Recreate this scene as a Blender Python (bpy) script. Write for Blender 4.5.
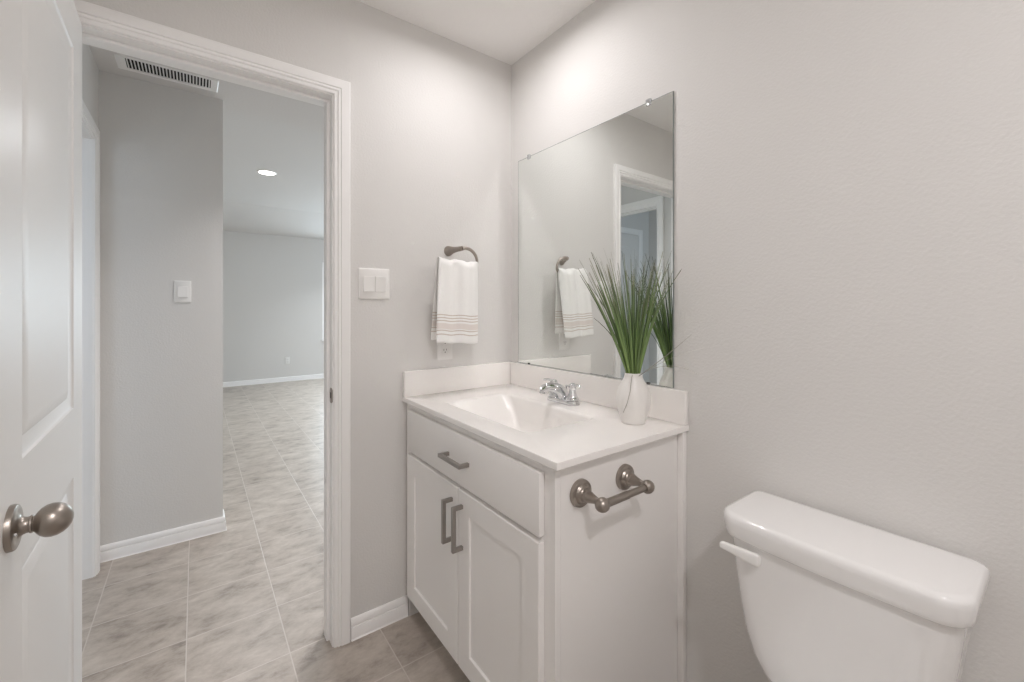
import bpy, bmesh, math, random
from mathutils import Vector, Matrix, noise

# ------------------------------------------------------------------ clear
for o in list(bpy.data.objects):
    bpy.data.objects.remove(o, do_unlink=True)
SC = bpy.context.scene
COL = SC.collection
PI = math.pi

# ------------------------------------------------------------------ camera
# room corner under the mirror wall / door wall = world origin; x runs along the
# mirror wall, -y runs along the door wall, z up.
cam_d = bpy.data.cameras.new('camera')
cam = bpy.data.objects.new('camera', cam_d)
COL.objects.link(cam)
cam.location = (1.6725, -1.2333, 1.2585)
cam.rotation_euler = (PI / 2, 0, PI / 2 - 0.637)
cam_d.sensor_fit = 'HORIZONTAL'
cam_d.sensor_width = 36
cam_d.lens = 427.3 / 1024 * 36
cam_d.shift_y = -(341 - 308.3) / 1024
cam_d.clip_start = 0.02
SC.camera = cam

# ------------------------------------------------------------------ world / exposure
W = bpy.data.worlds.new('world')
SC.world = W
W.use_nodes = True
W.node_tree.nodes['Background'].inputs[0].default_value = (0.62, 0.76, 1.0, 1)
W.node_tree.nodes['Background'].inputs[1].default_value = 1.0
SC.view_settings.view_transform = 'Standard'
SC.view_settings.look = 'None'
SC.view_settings.gamma = 1
SC.view_settings.use_curve_mapping = False
SC.view_settings.exposure = 0.14
SC.cycles.max_bounces = 16
SC.cycles.diffuse_bounces = 8
SC.cycles.glossy_bounces = 8
SC.cycles.transparent_max_bounces = 16
SC.cycles.sample_clamp_indirect = 0.0
SC.cycles.use_guiding = True
SC.cycles.blur_glossy = 0.0
SC.cycles.caustics_reflective = True


def area(name, loc, rot, size, power, color, size_y=None, shape='DISK', spread=PI):
    d = bpy.data.lights.new(name, 'AREA')
    d.shape = shape
    d.size = size
    if size_y:
        d.size_y = size_y
    d.energy = power
    d.color = color
    d.spread = spread
    o = bpy.data.objects.new(name, d)
    COL.objects.link(o)
    o.location = loc
    o.rotation_euler = rot
    return o


WARM = (1.0, 0.968, 0.985)
DAY = (0.78, 0.93, 1.0)
# the bathroom's two ceiling downlights
area('lamp_vanity', (0.43, -0.385, 2.427), (0, 0, 0), 0.10, 3.6, WARM, spread=2.95)
area('lamp_tub', (2.22, -1.10, 2.427), (0, 0, 0), 0.15, 13.0, WARM)
# far room and hall lamps
area('lamp_far', (-3.66, -0.61, 2.727), (0, 0, 0), 0.15, 14.0, (0.94, 0.97, 1.0))
for fx_, fy_ in ((-3.66, 1.15), (-5.30, 1.15), (-2.15, 0.75)):  # three unseen lamps added to brighten the far room floor
    area('lamp_far', (fx_, fy_, 2.727), (0, 0, 0), 0.15, 15.0, (0.90, 0.96, 1.0), spread=1.9)
area('lamp_hall', (-0.72, -0.41, 2.427), (0, 0, 0), 0.12, 8.5, WARM, spread=2.0)
# daylight through the windows
area('daylight_far_wall', (-6.68, 1.50, 1.39), (0, -PI / 2, 0), 1.5, 60.0, DAY, 1.8, 'RECTANGLE')
area('added_fill_far_side', (-3.9, 3.33, 1.30), (-PI / 2, 0, 0), 3.2, 26.0, DAY, 2.0, 'RECTANGLE')  # fill light for the far room, behind the added side window
area('daylight_side_room', (1.34, -2.3, 1.5), (0, PI / 2, 0), 1.2, 10.0, (0.74, 0.88, 1.0), 0.8, 'RECTANGLE')

# ------------------------------------------------------------------ materials
MATS = {}


def mat(name, color, rough=0.5, metal=0.0, spec=0.5, bump=None, coat=0.0, sheen=0.0, var=None):
    m = bpy.data.materials.new(name)
    m.use_nodes = True
    nt = m.node_tree
    b = nt.nodes['Principled BSDF']
    b.inputs['Base Color'].default_value = (*color, 1)
    b.inputs['Roughness'].default_value = rough
    b.inputs['Metallic'].default_value = metal
    b.inputs['Specular IOR Level'].default_value = spec
    b.inputs['Coat Weight'].default_value = coat
    b.inputs['Sheen Weight'].default_value = sheen
    tc = nt.nodes.new('ShaderNodeTexCoord')
    if bump:
        scale, strength, dist, detail = bump
        n = nt.nodes.new('ShaderNodeTexNoise')
        n.inputs['Scale'].default_value = scale
        n.inputs['Detail'].default_value = detail
        nt.links.new(tc.outputs['Object'], n.inputs['Vector'])
        bp = nt.nodes.new('ShaderNodeBump')
        bp.inputs['Strength'].default_value = strength
        bp.inputs['Distance'].default_value = dist
        nt.links.new(n.outputs['Fac'], bp.inputs['Height'])
        nt.links.new(bp.outputs['Normal'], b.inputs['Normal'])
    if var:
        scale, amt = var
        n2 = nt.nodes.new('ShaderNodeTexNoise')
        n2.inputs['Scale'].default_value = scale
        n2.inputs['Detail'].default_value = 3
        nt.links.new(tc.outputs['Object'], n2.inputs['Vector'])
        mx = nt.nodes.new('ShaderNodeMix')
        mx.data_type = 'RGBA'
        mx.inputs[6].default_value = (*[c * (1 - amt) for c in color], 1)
        mx.inputs[7].default_value = (*[min(1, c * (1 + amt)) for c in color], 1)
        nt.links.new(n2.outputs['Fac'], mx.inputs[0])
        nt.links.new(mx.outputs[2], b.inputs['Base Color'])
    MATS[name] = m
    return m


M_WALL = mat('wall_paint', (0.712, 0.699, 0.680), 0.62, spec=0.25, bump=(135, 0.22, 0.0035, 2.0))
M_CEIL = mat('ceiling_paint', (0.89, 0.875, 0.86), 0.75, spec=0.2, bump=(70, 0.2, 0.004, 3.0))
M_CEIL_DIM = mat('ceiling_paint_dimmed', (0.72, 0.705, 0.69), 0.75, spec=0.2, bump=(70, 0.2, 0.004, 3.0))  # same ceiling paint, darkened to stand for the dimmer light out there
M_TRIM = mat('trim_paint', (0.90, 0.89, 0.88), 0.34, spec=0.45)
M_DOOR = mat('door_paint', (0.765, 0.75, 0.73), 0.40, spec=0.42, bump=(9, 0.04, 0.01, 2.0))
M_CAB = mat('cabinet_paint', (0.85, 0.83, 0.81), 0.36, spec=0.4)
M_MARBLE = mat('cultured_marble', (0.87, 0.845, 0.82), 0.17, spec=0.5, coat=0.2, var=(6, 0.012))
M_PORC = mat('porcelain', (0.84, 0.83, 0.82), 0.10, spec=0.55, coat=0.35)
M_PLAST = mat('white_plastic', (0.83, 0.82, 0.80), 0.35, spec=0.5)
M_VASE = mat('vase_glaze', (0.83, 0.81, 0.78), 0.30, spec=0.45, bump=(30, 0.06, 0.003, 2))
M_NICKEL = mat('brushed_nickel', (0.37, 0.33, 0.295), 0.34, metal=1.0, bump=(220, 0.05, 0.001, 1))
M_PULL = mat('satin_nickel_pull', (0.40, 0.375, 0.35), 0.38, metal=1.0)
M_CHROME = mat('chrome', (0.72, 0.73, 0.74), 0.05, metal=1.0)
M_DARK = mat('dark_void', (0.015, 0.015, 0.015), 0.8)
M_SLOT = mat('outlet_slot', (0.03, 0.03, 0.03), 0.6)
M_CAULK = mat('caulk', (0.88, 0.87, 0.85), 0.5)
M_GLASSEDGE = mat('mirror_edge', (0.24, 0.26, 0.255), 0.25, spec=0.5)
M_CLIPDARK = mat('clip_dark', (0.09, 0.085, 0.08), 0.4)
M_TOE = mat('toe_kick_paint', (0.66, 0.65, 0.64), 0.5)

m = mat('mirror_silver', (0.86, 0.885, 0.87), 0.0, metal=1.0)
M_MIRROR = m

m = bpy.data.materials.new('clear_plastic')
m.use_nodes = True
b = m.node_tree.nodes['Principled BSDF']
b.inputs['Base Color'].default_value = (0.95, 0.96, 0.96, 1)
b.inputs['Roughness'].default_value = 0.08
b.inputs['Transmission Weight'].default_value = 0.6
M_CLEAR = m

m = bpy.data.materials.new('window_pane')
m.use_nodes = True
nt = m.node_tree
nt.nodes.remove(nt.nodes['Principled BSDF'])
tr = nt.nodes.new('ShaderNodeBsdfTransparent')
gl = nt.nodes.new('ShaderNodeBsdfGlossy')
gl.inputs['Roughness'].default_value = 0.02
ms = nt.nodes.new('ShaderNodeMixShader')
ms.inputs[0].default_value = 0.07
nt.links.new(tr.outputs[0], ms.inputs[1])
nt.links.new(gl.outputs[0], ms.inputs[2])
nt.links.new(ms.outputs[0], nt.nodes['Material Output'].inputs[0])
M_PANE = m


def emit(name, color, strength):
    m = bpy.data.materials.new(name)
    m.use_nodes = True
    nt = m.node_tree
    b = nt.nodes['Principled BSDF']
    b.inputs['Base Color'].default_value = (0.9, 0.9, 0.9, 1)
    b.inputs['Emission Color'].default_value = (*color, 1)
    b.inputs['Emission Strength'].default_value = strength
    return m


M_LENS = emit('lamp_lens', (1.0, 0.96, 0.9), 6.0)


def floor_material():
    m = bpy.data.materials.new('floor_tile')
    m.use_nodes = True
    nt = m.node_tree
    N, L = nt.nodes, nt.links
    b = N['Principled BSDF']
    tc = N.new('ShaderNodeTexCoord')
    sep = N.new('ShaderNodeSeparateXYZ')
    L.new(tc.outputs['Object'], sep.inputs[0])
    P = 0.3045

    def math_(op, a, bb=None, c=None):
        n = N.new('ShaderNodeMath')
        n.operation = op
        for i, v in enumerate((a, bb, c)):
            if v is None:
                continue
            if isinstance(v, (int, float)):
                n.inputs[i].default_value = v
            else:
                L.new(v, n.inputs[i])
        return n.outputs[0]
    # grid coordinates (world metres, grout crossing at x=.24, y=-.65)
    u = math_('DIVIDE', math_('ADD', sep.outputs[0], 20 * P - 0.24), P)
    v = math_('DIVIDE', math_('ADD', sep.outputs[1], 20 * P + 0.652), P)
    fu, fv = math_('FRACT', u), math_('FRACT', v)
    du = math_('MINIMUM', fu, math_('SUBTRACT', 1.0, fu))
    dv = math_('MINIMUM', fv, math_('SUBTRACT', 1.0, fv))
    dmin = math_('MINIMUM', du, dv)
    gr = N.new('ShaderNodeMapRange')
    gr.inputs['From Min'].default_value = 0.0045
    gr.inputs['From Max'].default_value = 0.0090
    gr.inputs['To Min'].default_value = 1
    gr.inputs['To Max'].default_value = 0
    L.new(dmin, gr.inputs['Value'])
    # per tile random offset
    cx_ = N.new('ShaderNodeCombineXYZ')
    L.new(math_('FLOOR', u), cx_.inputs[0])
    L.new(math_('FLOOR', v), cx_.inputs[1])
    wn = N.new('ShaderNodeTexWhiteNoise')
    wn.noise_dimensions = '3D'
    L.new(cx_.outputs[0], wn.inputs['Vector'])
    off = N.new('ShaderNodeVectorMath')
    off.operation = 'SCALE'
    off.inputs['Scale'].default_value = 6.0
    L.new(wn.outputs['Color'], off.inputs[0])
    mp = N.new('ShaderNodeMapping')
    mp.inputs['Scale'].default_value = (12.0, 6.5, 1)
    mp.inputs['Rotation'].default_value = (0, 0, 0.22)
    L.new(tc.outputs['Object'], mp.inputs['Vector'])
    add = N.new('ShaderNodeVectorMath')
    add.operation = 'ADD'
    L.new(mp.outputs[0], add.inputs[0])
    L.new(off.outputs[0], add.inputs[1])
    n1 = N.new('ShaderNodeTexNoise')
    n1.inputs['Scale'].default_value = 1.0
    n1.inputs['Detail'].default_value = 9
    n1.inputs['Roughness'].default_value = 0.72
    n1.inputs['Distortion'].default_value = 0.15
    L.new(add.outputs[0], n1.inputs['Vector'])
    ramp = N.new('ShaderNodeValToRGB')
    e = ramp.color_ramp.elements
    e[0].position = 0.30
    e[0].color = (0.23, 0.20, 0.17, 1)
    e[1].position = 0.66
    e[1].color = (0.54, 0.485, 0.43, 1)
    k = e.new(0.45)
    k.color = (0.40, 0.35, 0.305, 1)
    L.new(n1.outputs['Fac'], ramp.inputs[0])
    mix = N.new('ShaderNodeMix')
    mix.data_type = 'RGBA'
    L.new(gr.outputs[0], mix.inputs[0])
    L.new(ramp.outputs[0], mix.inputs[6])
    mix.inputs[7].default_value = (0.56, 0.51, 0.465, 1)
    L.new(mix.outputs[2], b.inputs['Base Color'])
    b.inputs['Roughness'].default_value = 0.36
    b.inputs['Specular IOR Level'].default_value = 0.45
    bp = N.new('ShaderNodeBump')
    bp.inputs['Strength'].default_value = 0.35
    bp.inputs['Distance'].default_value = 0.002
    inv = math_('SUBTRACT', 1.0, gr.outputs[0])
    L.new(inv, bp.inputs['Height'])
    L.new(bp.outputs[0], b.inputs['Normal'])
    return m


M_FLOOR = floor_material()


def towel_material():
    """white terry with woven taupe stripes; UV.y = metres up from each hem"""
    m = bpy.data.materials.new('towel_terry')
    m.use_nodes = True
    nt = m.node_tree
    N, L = nt.nodes, nt.links
    b = N['Principled BSDF']
    uv = N.new('ShaderNodeUVMap')
    uv.uv_map = 'UVMap'
    sep = N.new('ShaderNodeSeparateXYZ')
    L.new(uv.outputs[0], sep.inputs[0])
    ramp = N.new('ShaderNodeValToRGB')
    ramp.color_ramp.interpolation = 'CONSTANT'
    white = (0.86, 0.85, 0.83, 1)
    line = (0.58, 0.50, 0.44, 1)
    band = (0.745, 0.69, 0.65, 1)
    stops = [(0.0, white), (0.033, line), (0.037, white), (0.047, line), (0.051, white), (0.056, band), (0.080, white),
             (0.087, line), (0.091, white), (0.099, line), (0.103, white), (0.111, line), (0.1145, white)]
    e = ramp.color_ramp.elements
    e[0].position = 0
    e[0].color = white
    e[1].position = 1
    e[1].color = white
    for p, c in stops[1:]:
        k = e.new(p * 2.0)
        k.color = c
    sc = N.new('ShaderNodeMath')
    sc.operation = 'MULTIPLY'
    sc.inputs[1].default_value = 2.0
    L.new(sep.outputs[1], sc.inputs[0])
    L.new(sc.outputs[0], ramp.inputs[0])
    L.new(ramp.outputs[0], b.inputs['Base Color'])
    b.inputs['Roughness'].default_value = 0.95
    b.inputs['Specular IOR Level'].default_value = 0.1
    b.inputs['Sheen Weight'].default_value = 0.25
    tc = N.new('ShaderNodeTexCoord')
    n = N.new('ShaderNodeTexNoise')
    n.inputs['Scale'].default_value = 320
    n.inputs['Detail'].default_value = 2
    L.new(tc.outputs['Object'], n.inputs['Vector'])
    bp = N.new('ShaderNodeBump')
    bp.inputs['Strength'].default_value = 0.5
    bp.inputs['Distance'].default_value = 0.003
    L.new(n.outputs['Fac'], bp.inputs['Height'])
    L.new(bp.outputs[0], b.inputs['Normal'])
    return m


M_TOWEL = towel_material()


def grass_material():
    m = bpy.data.materials.new('grass_blade')
    m.use_nodes = True
    nt = m.node_tree
    N, L = nt.nodes, nt.links
    b = N['Principled BSDF']
    uv = N.new('ShaderNodeUVMap')
    uv.uv_map = 'UVMap'
    sep = N.new('ShaderNodeSeparateXYZ')
    L.new(uv.outputs[0], sep.inputs[0])
    r1 = N.new('ShaderNodeValToRGB')      # along the blade
    e = r1.color_ramp.elements
    e[0].color = (0.20, 0.285, 0.115, 1)
    e[1].color = (0.15, 0.145, 0.10, 1)
    k = e.new(0.45)
    k.color = (0.125, 0.195, 0.080, 1)
    k = e.new(0.8)
    k.color = (0.110, 0.150, 0.080, 1)
    L.new(sep.outputs[1], r1.inputs[0])
    r2 = N.new('ShaderNodeValToRGB')      # blade to blade
    e = r2.color_ramp.elements
    e[0].color = (0.6, 0.65, 0.6, 1)
    e[1].color = (2.2, 2.1, 1.9, 1)
    L.new(sep.outputs[0], r2.inputs[0])
    mx = N.new('ShaderNodeMix')
    mx.data_type = 'RGBA'
    mx.blend_type = 'MULTIPLY'
    mx.inputs[0].default_value = 1
    L.new(r1.outputs[0], mx.inputs[6])
    L.new(r2.outputs[0], mx.inputs[7])
    L.new(mx.outputs[2], b.inputs['Base Color'])
    b.inputs['Roughness'].default_value = 0.45
    return m


M_GRASS = grass_material()
M_DRYBLADE = mat('dry_blade', (0.36, 0.335, 0.29), 0.6)

# ------------------------------------------------------------------ mesh helpers


class MB:
    """collects geometry in world (or local) coordinates, then links ONE object"""

    def __init__(self):
        self.bm = bmesh.new()

    def box(self, lo, hi, bevel=0.0, seg=2):
        x0, y0, z0 = lo
        x1, y1, z1 = hi
        v = [self.bm.verts.new(p) for p in
             ((x0, y0, z0), (x1, y0, z0), (x1, y1, z0), (x0, y1, z0), (x0, y0, z1), (x1, y0, z1), (x1, y1, z1), (x0, y1, z1))]
        fs = [self.bm.faces.new([v[i] for i in q]) for q in
              ((0, 3, 2, 1), (4, 5, 6, 7), (0, 1, 5, 4), (1, 2, 6, 5), (2, 3, 7, 6), (3, 0, 4, 7))]
        if bevel > 0:
            es = list({e for f in fs for e in f.edges})
            bmesh.ops.bevel(self.bm, geom=es, offset=bevel, segments=seg, affect='EDGES', profile=0.5)
        return self

    def loops(self, loops, cap0=True, cap1=True, close=True):
        rows = [[self.bm.verts.new(p) for p in lp] for lp in loops]
        n = len(rows[0])
        for a, b in zip(rows, rows[1:]):
            rng = range(n) if close else range(n - 1)
            for i in rng:
                j = (i + 1) % n
                self.bm.faces.new((a[i], a[j], b[j], b[i]))
        if cap0:
            self.bm.faces.new(list(reversed(rows[0])))
        if cap1:
            self.bm.faces.new(rows[-1])
        return self

    def lathe(self, prof, org, axis=(0, 0, 1), n=32, cap0=True, cap1=True):
        """prof: (radius, height) along axis"""
        ax = Vector(axis).normalized()
        t = Vector((1, 0, 0)) if abs(ax.x) < 0.9 else Vector((0, 1, 0))
        u = (t - ax * t.dot(ax)).normalized()
        w = ax.cross(u)
        org = Vector(org)
        lps = []
        for r, h in prof:
            r = max(r, 1e-5)
            lps.append([org + ax * h + (u * math.cos(2 * PI * i / n) + w * math.sin(2 * PI * i / n)) * r for i in range(n)])
        return self.loops(lps, cap0, cap1)

    def tube(self, pts, rad, n=14, cap=True, flat=1.0):
        """sweep a circle (optionally flattened) along pts"""
        pts = [Vector(p) for p in pts]
        if not hasattr(rad, '__len__'):
            rad = [rad] * len(pts)
        tang = []
        for i in range(len(pts)):
            a = pts[max(0, i - 1)]
            b = pts[min(len(pts) - 1, i + 1)]
            tang.append((b - a).normalized())
        ref = Vector((0, 0, 1)) if abs(tang[0].z) < 0.9 else Vector((1, 0, 0))
        u = (ref - tang[0] * ref.dot(tang[0])).normalized()
        lps = []
        for p, t, r in zip(pts, tang, rad):
            u = (u - t * u.dot(t)).normalized()
            w = t.cross(u)
            lps.append([p + (u * math.cos(2 * PI * i / n) * flat + w * math.sin(2 * PI * i / n)) * r for i in range(n)])
        return self.loops(lps, cap, cap)

    def sweep(self, path, prof, nrm, close=False):
        """mitred sweep of an open profile (offset along side, height along nrm).
        side at each vertex lies in the plane of the path; nrm is that plane's normal"""
        path = [Vector(p) for p in path]
        nrm = Vector(nrm).normalized()
        rows = []
        for i, p in enumerate(path):
            dirs = []
            if i > 0:
                dirs.append((path[i] - path[i - 1]).normalized())
            if i < len(path) - 1:
                dirs.append((path[i + 1] - path[i]).normalized())
            sides = [d.cross(nrm) for d in dirs]
            if len(sides) == 2:
                s = (sides[0] + sides[1])
                s = s / s.dot(sides[0]) if s.length > 1e-6 else sides[0]
            else:
                s = sides[0]
            rows.append([p + s * a + nrm * h for a, h in prof])
        self.loops(rows, True, True, True)
        return self

    def build(self, name, material, parent=None, M=None, smooth=35, uvs=None, **props):
        bm = self.bm
        bmesh.ops.recalc_face_normals(bm, faces=bm.faces)
        if M is not None:
            bmesh.ops.transform(bm, matrix=M, verts=bm.verts)
        org = props.pop('org', None)
        if parent is not None:
            off = world_loc(parent)
            bmesh.ops.translate(bm, vec=-off, verts=bm.verts)
        elif org is not None:
            bmesh.ops.translate(bm, vec=-Vector(org), verts=bm.verts)
        me = bpy.data.meshes.new(name)
        bm.to_mesh(me)
        bm.free()
        me.materials.append(material)
        if smooth:
            for p in me.polygons:
                p.use_smooth = True
            me.set_sharp_from_angle(angle=math.radians(smooth))
        o = bpy.data.objects.new(name, me)
        COL.objects.link(o)
        if parent is not None:
            o.parent = parent
        elif org is not None:
            o.location = org
        for k, v in props.items():
            o[k] = v
        return o


def world_loc(o):
    v = Vector(o.location)
    while o.parent:
        o = o.parent
        v += Vector(o.location)
    return v


def thing(name, label, cat, loc, group=None):
    o = bpy.data.objects.new(name, None)
    o.empty_display_size = 0.05
    COL.objects.link(o)
    o.location = loc
    o['label'] = label
    o['category'] = cat
    if group:
        o['group'] = group
    return o


def struct(name, mb, material, smooth=35, label=None, cat=None):
    o = mb.build(name, material, smooth=smooth)
    o['kind'] = 'structure'
    if label:
        o['label'] = label
        o['category'] = cat
    return o


def rrect(x0, x1, y0, y1, r, z, n=8):
    """rounded rectangle loop, counter-clockwise"""
    pts = []
    for cx, cy, a0 in ((x1 - r, y1 - r, 0), (x0 + r, y1 - r, PI / 2), (x0 + r, y0 + r, PI), (x1 - r, y0 + r, 1.5 * PI)):
        for i in range(n + 1):
            a = a0 + PI / 2 * i / n
            pts.append(Vector((cx + r * math.cos(a), cy + r * math.sin(a), z)))
    return pts


# ------------------------------------------------------------------ SETTING
HC = 2.44          # bathroom and hall ceiling
HF = 2.74          # far room ceiling
YL, YR = -1.53, -0.826        # jamb faces of the bathroom doorway
DH = 2.049                    # underside of head jambs

mb = MB()
mb.box((-6.9, -3.3, -0.06), (2.72, 3.5, 0.0))
struct('floor', mb, M_FLOOR, 0)

# wall with the doorway (left in the photo)
mb = MB()
mb.box((-0.115, -1.735, 0), (0, YL - 0.019, HC))
mb.box((-0.115, YR + 0.019, 0), (0, 3.2, HC))
mb.box((-0.115, YL - 0.019, DH + 0.019), (0, YR + 0.019, HC))
struct('wall_left', mb, M_WALL, 0)

mb = MB()
mb.box((0, 0, 0), (2.6, 0.115, HC))
struct('wall_right', mb, M_WALL, 0)

mb = MB()
mb.box((2.6, -1.735, 0), (2.72, 0.115, HC))
struct('wall_rear', mb, M_WALL, 0)

# wall running behind the open door, on into the hall, pierced by a second doorway
DXL, DXR = -1.10, -0.30
mb = MB()
mb.box((-1.25, -1.735, 0), (DXL - 0.019, -1.62, HC))
mb.box((DXR + 0.019, -1.735, 0), (-0.115, -1.62, HC))
mb.box((DXL - 0.019, -1.735, DH + 0.019), (DXR + 0.019, -1.62, HC))
mb.box((0.0, -1.735, 0), (2.6, -1.62, HC))
struct('wall_side', mb, M_WALL, 0)

# hall wall facing the bathroom
mb = MB()
mb.box((-1.365, -3.2, 0), (-1.25, -1.11, HF))
struct('wall_hall', mb, M_WALL, 0)

# side room beyond the second doorway
mb = MB()
mb.box((-1.25, -2.955, 0), (1.3, -2.84, HC))
struct('wall_side_room_back', mb, M_WALL, 0)
mb = MB()
mb.box((1.2, -2.84, 0), (1.3, -2.75, HC))
mb.box((1.2, -1.85, 0), (1.3, -1.735, HC))
mb.box((1.2, -2.75, 0), (1.3, -1.85, 0.9))
mb.box((1.2, -2.75, 2.1), (1.3, -1.85, HC))
struct('wall_side_room_end', mb, M_WALL, 0)

# far room
WY0, WY1, WZ0, WZ1 = 0.60, 2.40, 0.69, 2.09
mb = MB()
mb.box((-6.68, -3.2, 0), (-6.55, WY0, HF))
mb.box((-6.68, WY1, 0), (-6.55, 3.2, HF))
mb.box((-6.68, WY0, 0), (-6.55, WY1, WZ0))
mb.box((-6.68, WY0, WZ1), (-6.55, WY1, HF))
struct('wall_far', mb, M_WALL, 0)
SX0, SX1 = -5.5, -2.3
mb = MB()
mb.box((-6.68, 3.2, 0), (SX0, 3.32, HF))
mb.box((SX1, 3.2, 0), (0, 3.32, HF))
mb.box((SX0, 3.2, 2.3), (SX1, 3.32, HF))
mb.box((SX0, 3.2, 0), (SX1, 3.32, 0.3))
struct('wall_far_right', mb, M_WALL, 0)
mb = MB()
mb.box((-6.68, -3.32, 0), (-1.25, -3.2, HF))
struct('wall_far_left', mb, M_WALL, 0)

mb = MB()
mb.box((-0.0575, -3.2, HC), (2.72, 3.32, HF + 0.1))
struct('ceiling', mb, M_CEIL, 0)
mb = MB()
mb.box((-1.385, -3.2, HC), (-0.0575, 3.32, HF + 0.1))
struct('ceiling_hall', mb, M_CEIL_DIM, 0)
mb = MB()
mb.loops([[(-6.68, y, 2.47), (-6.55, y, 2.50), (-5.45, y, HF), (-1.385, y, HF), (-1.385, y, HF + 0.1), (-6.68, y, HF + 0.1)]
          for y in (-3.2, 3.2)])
struct('ceiling_far', mb, M_CEIL_DIM, 0)

# --- baseboards
BASE = [(0, 0), (0.0170, 0), (0.0160, 0.0025), (0.0138, 0.0045), (0.0135, 0.046), (0.0122, 0.0485), (0.0082, 0.0500), (0.0082, 0.0530), (0.0120, 0.0545), (0.0120, 0.060),
        (0.0095, 0.070), (0.007, 0.0755), (0.004, 0.0785), (0, 0.0785)]


def baseboard(name, path):
    """side of travel: board stands to the right of the path direction"""
    mb = MB()
    mb.sweep(path, BASE, (0, 0, 1))
    # thin caulk bead along the tile is part of the same painted board
    return struct(name, mb, M_TRIM, 30)


baseboard('baseboard_left', [(0, -0.535, 0), (0, -0.761, 0)][::-1])
baseboard('baseboard_right', [(0.927, 0, 0), (2.6, 0, 0)])
baseboard('baseboard_hall', [(-1.25, -1.62, 0), (-1.25, -1.11, 0), (-1.365, -1.11, 0)])
baseboard('baseboard_far', [(-6.55, -3.2, 0), (-6.55, 3.2, 0)])
baseboard('baseboard_side', [(2.6, -1.62, 0), (0.0, -1.62, 0)])
baseboard('baseboard_hall_end', [(-0.24, -1.62, 0), (-0.115, -1.62, 0)][::-1])

# --- casings.  profile: (outward from opening, proud of wall)
CASE = [(0.004, 0), (0.004, 0.0065), (0.007, 0.0085), (0.0165, 0.0095), (0.019, 0.0125), (0.0225, 0.0135), (0.025, 0.0115),
        (0.028, 0.0115), (0.030, 0.0150), (0.050, 0.0165), (0.058, 0.0165), (0.0615, 0.0145), (0.0625, 0.010), (0.0625, 0)]


def casing(mb, a, b, z, axis, face, sgn):
    """U-shaped casing round an opening a..b (along y if axis=='x' wall) on the wall plane 'face', facing sgn"""
    if axis == 'x':
        path = [(face, a, 0), (face, a, z), (face, b, z), (face, b, 0)]
        n = (sgn, 0, 0)
    else:
        path = [(a, face, 0), (a, face, z), (b, face, z), (b, face, 0)]
        n = (0, sgn, 0)
    # the sweep puts the profile on direction x normal: make sure that points away from the opening
    d = Vector((0, 0, 1)).cross(Vector(n))
    mid = (a + b) / 2
    comp = d.y if axis == 'x' else d.x
    if (a - mid) * comp < 0:
        path = path[::-1]
    mb.sweep(path, CASE, n)


mb = MB()
mb.box((-0.115, YL - 0.019, 0), (0, YL, DH))
mb.box((-0.115, YR, 0), (0, YR + 0.019, DH))
mb.box((-0.115, YL - 0.019, DH), (0, YR + 0.019, DH + 0.019))
mb.box((-0.083, YL, 0), (-0.040, YL + 0.011, DH - 0.011), 0.002, 1)
mb.box((-0.083, YR - 0.011, 0), (-0.040, YR, DH - 0.011), 0.002, 1)
mb.box((-0.083, YL, DH - 0.011), (-0.040, YR, DH), 0.002, 1)
casing(mb, YL, YR, DH, 'x', 0.0, 1)
casing(mb, YL, YR, DH, 'x', -0.115, -1)
frame = struct('trim_1', mb, M_TRIM, 25)
# strike plate let into the right-hand jamb
mb = MB()
lp = []
for y in (YR - 0.0018, YR + 0.001):
    lp.append([Vector((p.x, y, p.y)) for p in rrect(-0.029, 0.0015, 0.905, 0.961, 0.010, 0, 5)])
mb.loops(lp)
mb.tube([(0.001, YR - 0.001, 0.915), (0.001, YR - 0.001, 0.951)], 0.0022, 8)
sp = mb.build('strike_plate', M_NICKEL, frame, label='dark nickel strike plate')
mb = MB()
mb.box((-0.022, YR - 0.0022, 0.922), (-0.009, YR - 0.0015, 0.944))
mb.build('latch_hole', M_DARK, sp)

mb = MB()
mb.box((DXL - 0.019, -1.735, 0), (DXL, -1.62, DH))
mb.box((DXR, -1.735, 0), (DXR + 0.019, -1.62, DH))
mb.box((DXL - 0.019, -1.735, DH), (DXR + 0.019, -1.62, DH + 0.019))
mb.box((DXL, -1.70, 0), (DXL + 0.011, -1.66, DH - 0.011), 0.002, 1)
mb.box((DXR - 0.011, -1.70, 0), (DXR, -1.66, DH - 0.011), 0.002, 1)
mb.box((DXL, -1.70, DH - 0.011), (DXR, -1.66, DH), 0.002, 1)
casing(mb, DXL, DXR, DH, 'y', -1.62, 1)
casing(mb, DXL, DXR, DH, 'y', -1.735, -1)
struct('trim_2', mb, M_TRIM, 25)

# casing of the closed door inside the side room
mb = MB()
casing(mb, -2.65, -1.90, DH, 'x', -1.25, 1)
struct('trim_3', mb, M_TRIM, 25)


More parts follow.
